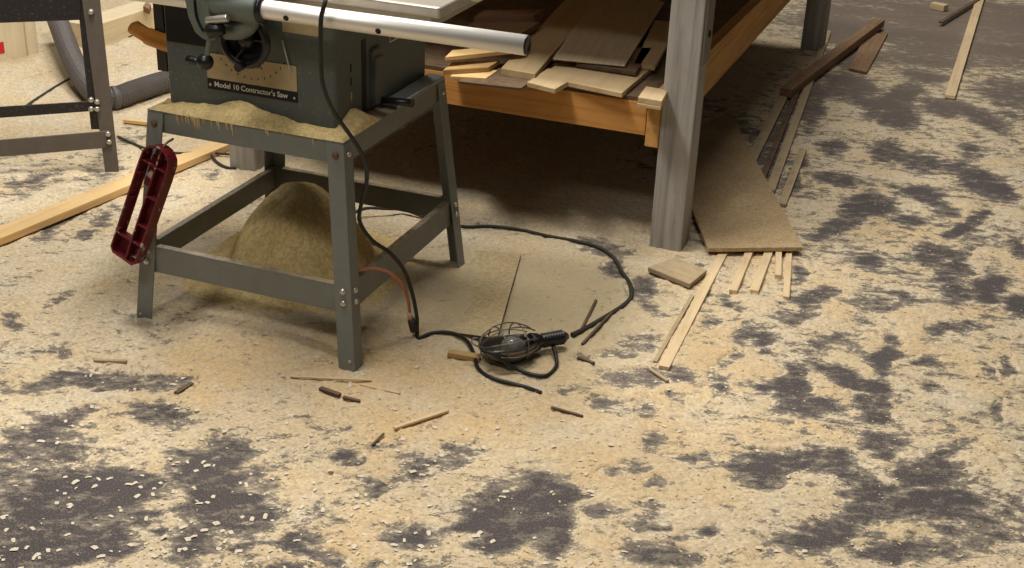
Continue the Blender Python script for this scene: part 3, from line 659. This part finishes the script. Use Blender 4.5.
# ------------------------------------------------------------------ workbench with shelf of offcuts
BO = Vector((.450, 3.512, 0)); BY = math.radians(-20.4)
bench = thing('workbench', 'heavy workbench with weathered grey posts and a pine framed lower shelf', 'workbench', BO, BY)
BW, BL = 1.40, 2.42
for a, b in ((0, 0), (-BW, 0), (0, BL), (-BW, BL)):
    MB().box(a-.047, a+.047, b-.047, b+.047, 0, .84).build('post', M['weathered'], bench, .004)
MB().box(-BW+.048, -.087, -.050, -.012, .335, .430).build('front_rail', M['pine'], bench, .002)
MB().box(-BW+.048, -.087, BL+.012, BL+.050, .335, .430).build('rear_rail', M['pine'], bench, .002)
for a0 in (-.085, -BW+.047): MB().box(a0, a0+.0375, -.052, BL+.052, .305, .445).build('side_rail', M['pineY'], bench, .002)
MB().box(-BW+.085, -.087, -.049, BL+.04, .4305, .443).build('shelf_deck', M['dark'], bench, .001)
MB().box(-BW-.07, .07, -.09, BL+.09, .84, .88).build('bench_top', M['ply'], bench, .003)
for a0 in (-.02, -BW+.0): MB().box(a0-.02, a0+.02, .047, BL-.047, .74, .84).build('top_rail', M['weathered'], bench, .002)
bk = MB().box(.047, .0545, -.042, .036, .55, .76).build('corner_bracket', M['brownmetal'], bench, .001)
MB().lathe((.054, 0, .63), (1, 0, 0), [(0, .01), (.003, .01), (.005, .007)], 12).build('bolt_head', M['plate_black'], bk)
# offcuts: four corners of the top face given at its height, then thickness
GR = 'offcuts stacked on the bench shelf'
def slab(name, label, cat, cor, z, th, mat, group=None, tilt=0):
    P = [G(x, y, z) for x, y in cor]; c = sum(P, Vector())/4
    d = (P[1]-P[0]) if (P[1]-P[0]).length > (P[3]-P[0]).length else (P[3]-P[0]); an = math.atan2(d.y, d.x)
    Rm = Matrix.Rotation(-an, 3, 'Z'); L_ = [Rm @ (p-c) for p in P]
    if sum(L_[i-1].x*L_[i].y-L_[i].x*L_[i-1].y for i in range(4)) < 0: L_ = L_[::-1]
    mb = MB(); mb.hexa([(p.x, p.y, -th) for p in L_]+[(p.x, p.y, 0) for p in L_])
    o = mb.build(name, mat, None, min(.0015, th*.25)); o.location = c; o.rotation_euler = (0, 0, an)
    return tag(o, label, cat, group)
slab('plywood_sheet', 'wide pale plywood sheet at the bottom of the shelf stack by the front edge', 'board', [(540,76),(622,93),(654,66),(575,52)], .458, .014, M['ply'], GR)
slab('dark_board', 'dark edged short board sandwiched between two sheets on the bench shelf', 'board', [(576,63),(636,72),(652,48),(594,44)], .474, .012, M['dark'], GR)
slab('grey_sheet', 'large speckled grey brown sheet on top of the shelf stack', 'board', [(553,58),(625,65),(664,2),(604,-18)], .484, .006, M['greyply'], GR)
slab('plank', 'tan plank beside the bench post on the shelf, partly under the grey sheet', 'board', [(634,63),(655,66),(680,22),(655,20)], .474, .014, M['ply'], GR)
slab('plank', 'long tan plank running back into the shelf with its thick end in front', 'board', [(501,68),(535,74),(600,0),(572,-8)], .470, .020, M['ply'], GR)
slab('plank', 'dark plank lying low on the shelf left of the long tan plank', 'board', [(458,81),(521,88),(545,72),(480,66)], .451, .007, M['dark'], GR)
slab('plywood_offcut', 'pale plywood offcut under the front left corner of the wide sheet', 'board', [(527,82),(555,89),(580,75),(548,68)], .4585, .014, M['ply'], GR)
slab('plank', 'short orange tinted plank end at the left end of the bench shelf', 'board', [(443,70),(489,67),(500,60),(452,62)], .470, .014, M['stick'], GR)
slab('plank', 'rough pale plank end below the orange tinted plank at the shelf left end', 'board', [(450,76),(486,78),(498,70),(460,68)], .455, .010, M['palepine'], GR)
slab('plank', 'pale board with a cut end right below the aluminium fence rail', 'board', [(445,57),(522,49),(530,43),(452,50)], .500, .012, M['palepine'], GR)
slab('plank', 'brown board far back on the shelf just above the rail end', 'board', [(474,17),(534,15),(545,9),(484,10)], .520, .024, M['brown'], GR)
slab('plank', 'reddish board right behind the end of the fence rail', 'board', [(462,29),(520,34),(540,22),(476,20)], .500, .016, M['brown'], GR)
slab('plank', 'shadowed grey plank deep in the shelf between the tan plank and the grey sheet', 'board', [(542,55),(556,57),(600,8),(588,4)], .462, .014, M['greystrip'], GR)
slab('plywood_block', 'small pale plywood block on the shelf corner against the front post', 'block', [(638,97),(662,101),(668,90),(646,86)], .470, .016, M['ply'], GR)
slab('plywood_block', 'lower of two plywood blocks at the shelf corner by the front post', 'block', [(637,103),(661,107),(668,95),(645,92)], .4535, .010, M['ply'], GR)

# ------------------------------------------------------------------ boards and strips on the floor
def board(name, label, cat, p0, p1, w, th, mat, group=None, lift=.0, z=None, bev=.0015):
    """a stick laid between two floor pixels, resting on the dust"""
    h0 = hz(*G(*p0).xy) if z is None else z; h1 = hz(*G(*p1).xy) if z is None else z
    A = G(p0[0], p0[1], h0+th/2); B = G(p1[0], p1[1], h1+th/2); d = B-A; Ln = d.length
    mb = MB(); mb.box(0, Ln, -w/2, w/2, -th/2, th/2); o = mb.build(name, mat, None, min(bev, th*.3))
    o.location = A+Vector((0, 0, lift)); o.rotation_mode = 'XYZ'
    o.rotation_euler = (0, -math.asin(d.z/Ln), math.atan2(d.y, d.x)); return tag(o, label, cat, group)
GS = 'pale strips lying under the particle board'
pb_ = slab('particle_board', 'dust covered particle board panel lying under the front bench post on pale strips', 'board', [(708,248),(803,247),(730,112),(665,140)], .030, .013, M['panel'])
board('wood_strip', 'long pale strip running forward from under the particle board', 'strip', (664,368), (730,240), .026, .010, M['strip'], GS)
board('wood_strip', 'thin dusty strip beside the longest pale strip', 'strip', (655,362), (692,296), .011, .006, M['greystrip'], GS)
board('wood_strip', 'second pale strip from the left poking out under the particle board', 'strip', (733,292), (756,236), .022, .012, M['strip'], GS)
board('wood_strip', 'middle pale strip poking out under the particle board', 'strip', (754,292), (775,236), .024, .012, M['strip'], GS)
board('wood_strip', 'short pale strip under the right corner of the particle board', 'strip', (778,277), (779,236), .018, .014, M['strip'], GS)
board('wood_strip', 'outermost pale strip under the right corner of the particle board', 'strip', (786,298), (790,236), .018, .010, M['strip'], GS)
GB = 'strips lying along the right side of the bench'
board('wood_strip', 'light strip standing out beside the rear bench post', 'strip', (770,192), (828,32), .030, .016, M['greystrip'], GB)
board('wood_strip', 'shaded strip nearest the bench along its right side', 'strip', (748,168), (797,70), .035, .016, M['greystrip'], GB)
board('wood_strip', 'darker strip between the two dusty strips beside the bench', 'strip', (762,180), (800,84), .022, .012, M['dark'], GB)
board('wood_strip', 'short dusty strip end lying near the corner of the particle board', 'strip', (782,205), (803,150), .026, .010, M['greystrip'], GB)
board('wood_batten', 'thick brown batten lying across the strips by the rear bench post', 'batten', (785,96), (879,25), .048, .036, M['brown'], None, .012)
slab('thin_panel', 'thin brown panel with a dark right edge lying behind the thick batten', 'panel', [(849,68),(867,72),(888,33),(866,33)], .012, .010, M['brown'])
board('wood_strip', 'lone pale strip lying on bare floor at the top right', 'strip', (950,97), (986,-20), .040, .014, M['strip'], None, 0, .003)
board('wood_strip', 'thin dark strip crossing the top of the lone pale strip', 'strip', (940,25), (984,-2), .020, .008, M['dark'], None, .012, .003)
board('wood_block', 'small whitish wood block on the floor at the top right', 'block', (932,5), (946,8), .045, .03, M['strip'], None, 0, .002)
slab('scrap_board', 'dusty scrap board with dark underside at the foot of the front bench post', 'board', [(648,267),(690,284),(707,270),(676,257)], .022, .014, M['greystrip'])
# dusty sheet in the shade next to the saw
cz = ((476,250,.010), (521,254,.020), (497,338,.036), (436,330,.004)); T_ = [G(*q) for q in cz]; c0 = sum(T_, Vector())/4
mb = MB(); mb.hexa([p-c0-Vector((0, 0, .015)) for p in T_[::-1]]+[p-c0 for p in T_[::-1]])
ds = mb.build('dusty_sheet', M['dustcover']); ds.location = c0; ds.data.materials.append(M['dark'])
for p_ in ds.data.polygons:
    if abs(p_.normal.z) < .5: p_.material_index = 1  # dark side faces paint in the shadow gap along the lifted edge
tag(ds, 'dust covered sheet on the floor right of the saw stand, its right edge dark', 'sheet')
board('wood_block', 'small tan wood stick end poking out under the caged light', 'stick', (448,353), (480,358), .022, .012, M['stick'])
GP = 'splinters in the sawdust before the saw'
for lab, p0, p1, w, th, mt in (
 ('short dark stick lying in the sawdust below the front right leg', (320,389), (340,396), .012, .008, 'dark'),
 ('dark splinter in line with the short dark stick', (343,398), (360,402), .009, .006, 'dark'),
 ('pale splinter on the sawdust in front of the work light', (394,429), (448,411), .010, .006, 'strip'),
 ('long pale sliver lying across the front of the right front leg', (290,377), (372,381), .007, .004, 'strip'),
 ('thin pale sliver between the front leg and the pale splinter', (360,385), (400,394), .007, .004, 'strip'),
 ('thin dark splinter lying in front of the cord end', (551,408), (583,417), .007, .005, 'dark'),
 ('upright looking dark sliver above the dusty cord', (581,331), (596,301), .007, .006, 'dark'),
 ('dark sliver crossing below the dusty cord', (582,345), (612,313), .007, .006, 'dark'),
 ('dark chip in the dust right of the cage light cord loop', (578,358), (594,364), .009, .006, 'dark'),
 ('small grey brown sliver above the long scuffed bare strip at left', (94,361), (127,362), .010, .006, 'greystrip'),
 ('thin dark twig like splinter below the pale splinter', (372,446), (384,434), .005, .004, 'dark'),
 ('brown splinter beside the scuffed bare strip at left', (176,394), (192,384), .012, .006, 'dark'),
 ('small pale stick on the floor left of the saw stand top', (124,121), (168,126), .018, .012, 'palepine'),
 ('brown sliver at the front end of the longest pale strip', (650,370), (668,382), .009, .006, 'greystrip')):
    board('wood_splinter', lab, 'splinter', p0, p1, w, th, M[mt], GP, .002)

# ------------------------------------------------------------------ left side: black machine stand, hose, boards
LY = math.radians(13); base = G(112, 172)
ms = thing('machine_stand', 'black steel machine stand with bolted rails at the left edge', 'machine stand', base, LY)
def LC(px, py, off=0):                     # point of the stand's front plane, in its own frame
    nrm = Vector((math.sin(LY), -math.cos(LY), 0)); d = ray(px, py); c0 = Vector((0, 0, CAMH))
    t_ = ((base+nrm*off)-c0).dot(nrm)/d.dot(nrm); p = c0+d*t_-base
    return Vector((p.x*math.cos(LY)+p.y*math.sin(LY), -p.x*math.sin(LY)+p.y*math.cos(LY), p.z))
tl = LC(82, 0); tr = LC(100, 0); bl = LC(105, 172); br = LC(119, 170)
up = (tl-bl)/tl.z if tl.z else 0; 
tl2 = bl+(tl-bl)*1.5; tr2 = br+(tr-br)*1.5; bl.z = 0; br.z = 0
lg = MB(); lg.hexa([bl, br, br+Vector((0, .004, 0)), bl+Vector((0, .004, 0)), tl2, tr2, tr2+Vector((0, .004, 0)), tl2+Vector((0, .004, 0))])
lgo = lg.build('leg', M['brownmetal'], ms, .001); lgo['label'] = 'dusty brown steel flange of the leg'
a0, a1 = LC(77, 20), LC(92, 0); q0, q1 = LC(91, 130), LC(103, 130)
t0 = q0+(LC(77, 0)-q0)*1.5; t1 = q1+(LC(83, 0)-q1)*1.5
lb = MB(); dy = Vector((0, .005, 0)); lb.hexa([q0+dy, q1+dy, q1+dy*3, q0+dy*3, t0+dy, t1+dy, t1+dy*3, t0+dy*3]); lb.build('leg_flange', M['blackmetal'], ms, .001)
def lrail(nm, tlp, trp, blp, brp, mat, off, th=.006):
    a, b, c, d = (LC(*p, off) for p in (blp, brp, trp, tlp)); k = Vector((0, th, 0))
    ex = (a-b)*2.0; ex2 = (d-c)*2.0; a = b+ex; d = c+ex2
    return MB().hexa([a, b, b+k, a+k, d, c, c+k, d+k]).build(nm, M[mat], ms, .001)
lrail('side_panel', (0,-160), (84,-160), (0,23), (80,20), 'blackmetal', .001, .012)
lrail('cross_rail', (0,107), (97,101), (0,118), (95,111), 'blackmetal', .004)
lrail('cross_rail', (0,140), (108,131), (0,157), (106,148), 'brownmetal', .006)
for px, py in ((91, 12), (91, 100), (91, 109), (97, 102), (97, 109), (108, 134), (109, 142)):
    MB().lathe(LC(px, py, .008), (0, -1, 0), [(-.008, .0085), (.002, .0085), (.005, .0065), (.0065, .002)], 14).build('bolt', M['bolt'], ms)
# rear legs and far side, out of the frame
for dx, dy_ in ((-.85, .02), (-.85, .55), (-.02, .55)):
    MB().hexa([(dx, dy_, 0), (dx+.05, dy_, 0), (dx+.05, dy_+.05, 0), (dx, dy_+.05, 0), (dx, dy_-.04, .8), (dx+.05, dy_-.04, .8), (dx+.05, dy_+.01, .8), (dx, dy_+.01, .8)]).build('leg', M['blackmetal'], ms, .001) if dx < -.5 else None
# dust hose
hp_ = [G(52, 5, .16), G(62, 32, .13), G(72, 58, .09), G(84, 80, .06), G(98, 95, .05), G(114, 98, .046), G(135, 91, .046), G(160, 83, .046), G(185, 77, .046), G(205, 74, .046)]
path = smooth_path(hp_, 44); rr_ = [.0385+(.0024 if i % 4 < 2 else -.0026) for i in range(len(path))]
ho = MB().tube(path, rr_, 18).build('dust_hose', M['hose']); ho.data.polygons.foreach_set('use_smooth', [False]*len(ho.data.polygons)); tag(ho, 'grey ribbed dust hose curving behind the black stand towards the saw', 'hose')
lp_ = [Vector(p) for p in path]; mid = [i for i in range(len(path)) if (path[i]-G(116, 98, .046)).length < .03]
i0 = mid[len(mid)//2]; MB().tube([path[i0-4], path[i0], path[i0+5]], .043, 20).build('hose_cuff', M['hose'], ho)
# thin wires on the floor at left
cord('floor_wire', 'thin dark wire on the floor behind the black stand, left of the hose', 'wire', [gd(20,113,.004), gd(28,106,.004), gd(45,95,.004), gd(60,85,.004), gd(76,77,.004), gd(90,72,.004)], .0045, M['dusty_rubber'])
cord('floor_wire', 'thin wire running from the black stand past the orange handle', 'wire', [gd(96,46,.005), gd(110,41,.005), gd(130,37,.005), gd(148,28,.005), gd(165,17,.005)], .006, M['dusty_rubber'])
cord('floor_wire', 'thin grey wire passing behind the red push block to under the saw', 'wire', [gd(118,137,.006), gd(135,145,.006), gd(150,151,.02), gd(175,154,.025), gd(200,154,.02), gd(225,155,.012), gd(262,159,.008)], .0040, M['dusty_rubber'])
cord('floor_wire', 'short loose wire end on the floor under the saw behind the left rail', 'wire', [gd(206,152,.02), gd(211,156,.014), gd(217,163,.008), gd(226,168,.006), gd(236,170,.006)], .0045, M['dusty_rubber'])
# long pine board and timber beam
board('pine_board', 'long pale pine board on the floor running from left edge to under the saw', 'board', (-60,262), (238,140), .066, .022, M['palepine'], None, .004)
board('timber_beam', 'pale squared timber lying on the floor at the back left', 'timber', (82,36), (200,-2), .13, .10, M['beam'], None, 0, .0)
slab('wood_block', 'small brown wood scrap on the floor beside the hose at back left', 'block', [(70,36),(80,37),(82,30),(73,29)], .03, .03, M['brown'])
slab('wood_block', 'small dark block sitting on the squared timber at the back left', 'block', [(143,6),(149,9),(151,4),(146,2)], .125, .025, M['brown'])
# pale box at the back left
bx0 = G(-40, 69); bx1 = G(38, 54); d = bx1-bx0; an = math.atan2(d.y, d.x)
bx = thing('crate', 'pale wooden crate with a red mark standing behind the black stand', 'crate', bx0, an)
Lb = d.length
MB().box(0, Lb, 0, .012, 0, .42).build('front_panel', M['card'], bx, .002); MB().box(0, Lb, .45, .462, 0, .42).build('rear_panel', M['card'], bx, .002)
for x0 in (0, Lb-.012): MB().box(x0, x0+.012, .012, .45, 0, .42).build('side_panel', M['card'], bx, .002)
MB().box(.012, Lb-.012, .012, .45, 0, .012).build('floor_panel', M['card'], bx)
for x0 in (.002, Lb-.048): MB().box(x0, x0+.046, -.014, -.0005, 0, .42).build('corner_batten', M['card'], bx, .002)
rl = G(0, 53); rx = (bx1-bx0).length*(40/78); MB().box(rx-.02, rx+.02, -.0025, -.0005, .03, .075).build('red_mark', M['redlabel'], bx)

# ------------------------------------------------------------------ light
def area(loc, aim, sx_, sy_, power, col=(1, .95, .875)):
    l_ = bpy.data.lights.new('shop_and_fill_light', 'AREA'); l_.shape = 'RECTANGLE'; l_.size = sx_; l_.size_y = sy_; l_.energy = power; l_.color = col
    o = bpy.data.objects.new('shop_and_fill_light', l_); COL.objects.link(o); o.location = loc
    o.rotation_euler = (Vector(aim)-Vector(loc)).to_track_quat('-Z', 'Y').to_euler(); return o
area((-.95, 2.95, 3.0), (-.95, 2.95, 0), .3, 1.1, 78)
area((-1.7, 5.8, 3.0), (-1.8, 5.4, 0), 1.3, .35, 60)
area((-1.05, .7, 3.0), (-1.0, 1.2, 0), 1.3, .35, 32)
area((.22, 3.45, 3.0), (.3, 3.4, 0), .35, 1.3, 54)
area((1.35, 6.6, 3.0), (1.5, 6.4, 0), 1.3, .35, 50)  # unseen fill lamp, added to brighten the floor at the back right
w_ = bpy.data.worlds.new('world'); sc.world = w_; w_.use_nodes = True
w_.node_tree.nodes['Background'].inputs[0].default_value = (1, .93, .82, 1); w_.node_tree.nodes['Background'].inputs[1].default_value = .05
vs_ = sc.view_settings; vs_.view_transform = 'Standard'; vs_.look = 'None'; vs_.gamma = 1; vs_.use_curve_mapping = False; vs_.exposure = -.06
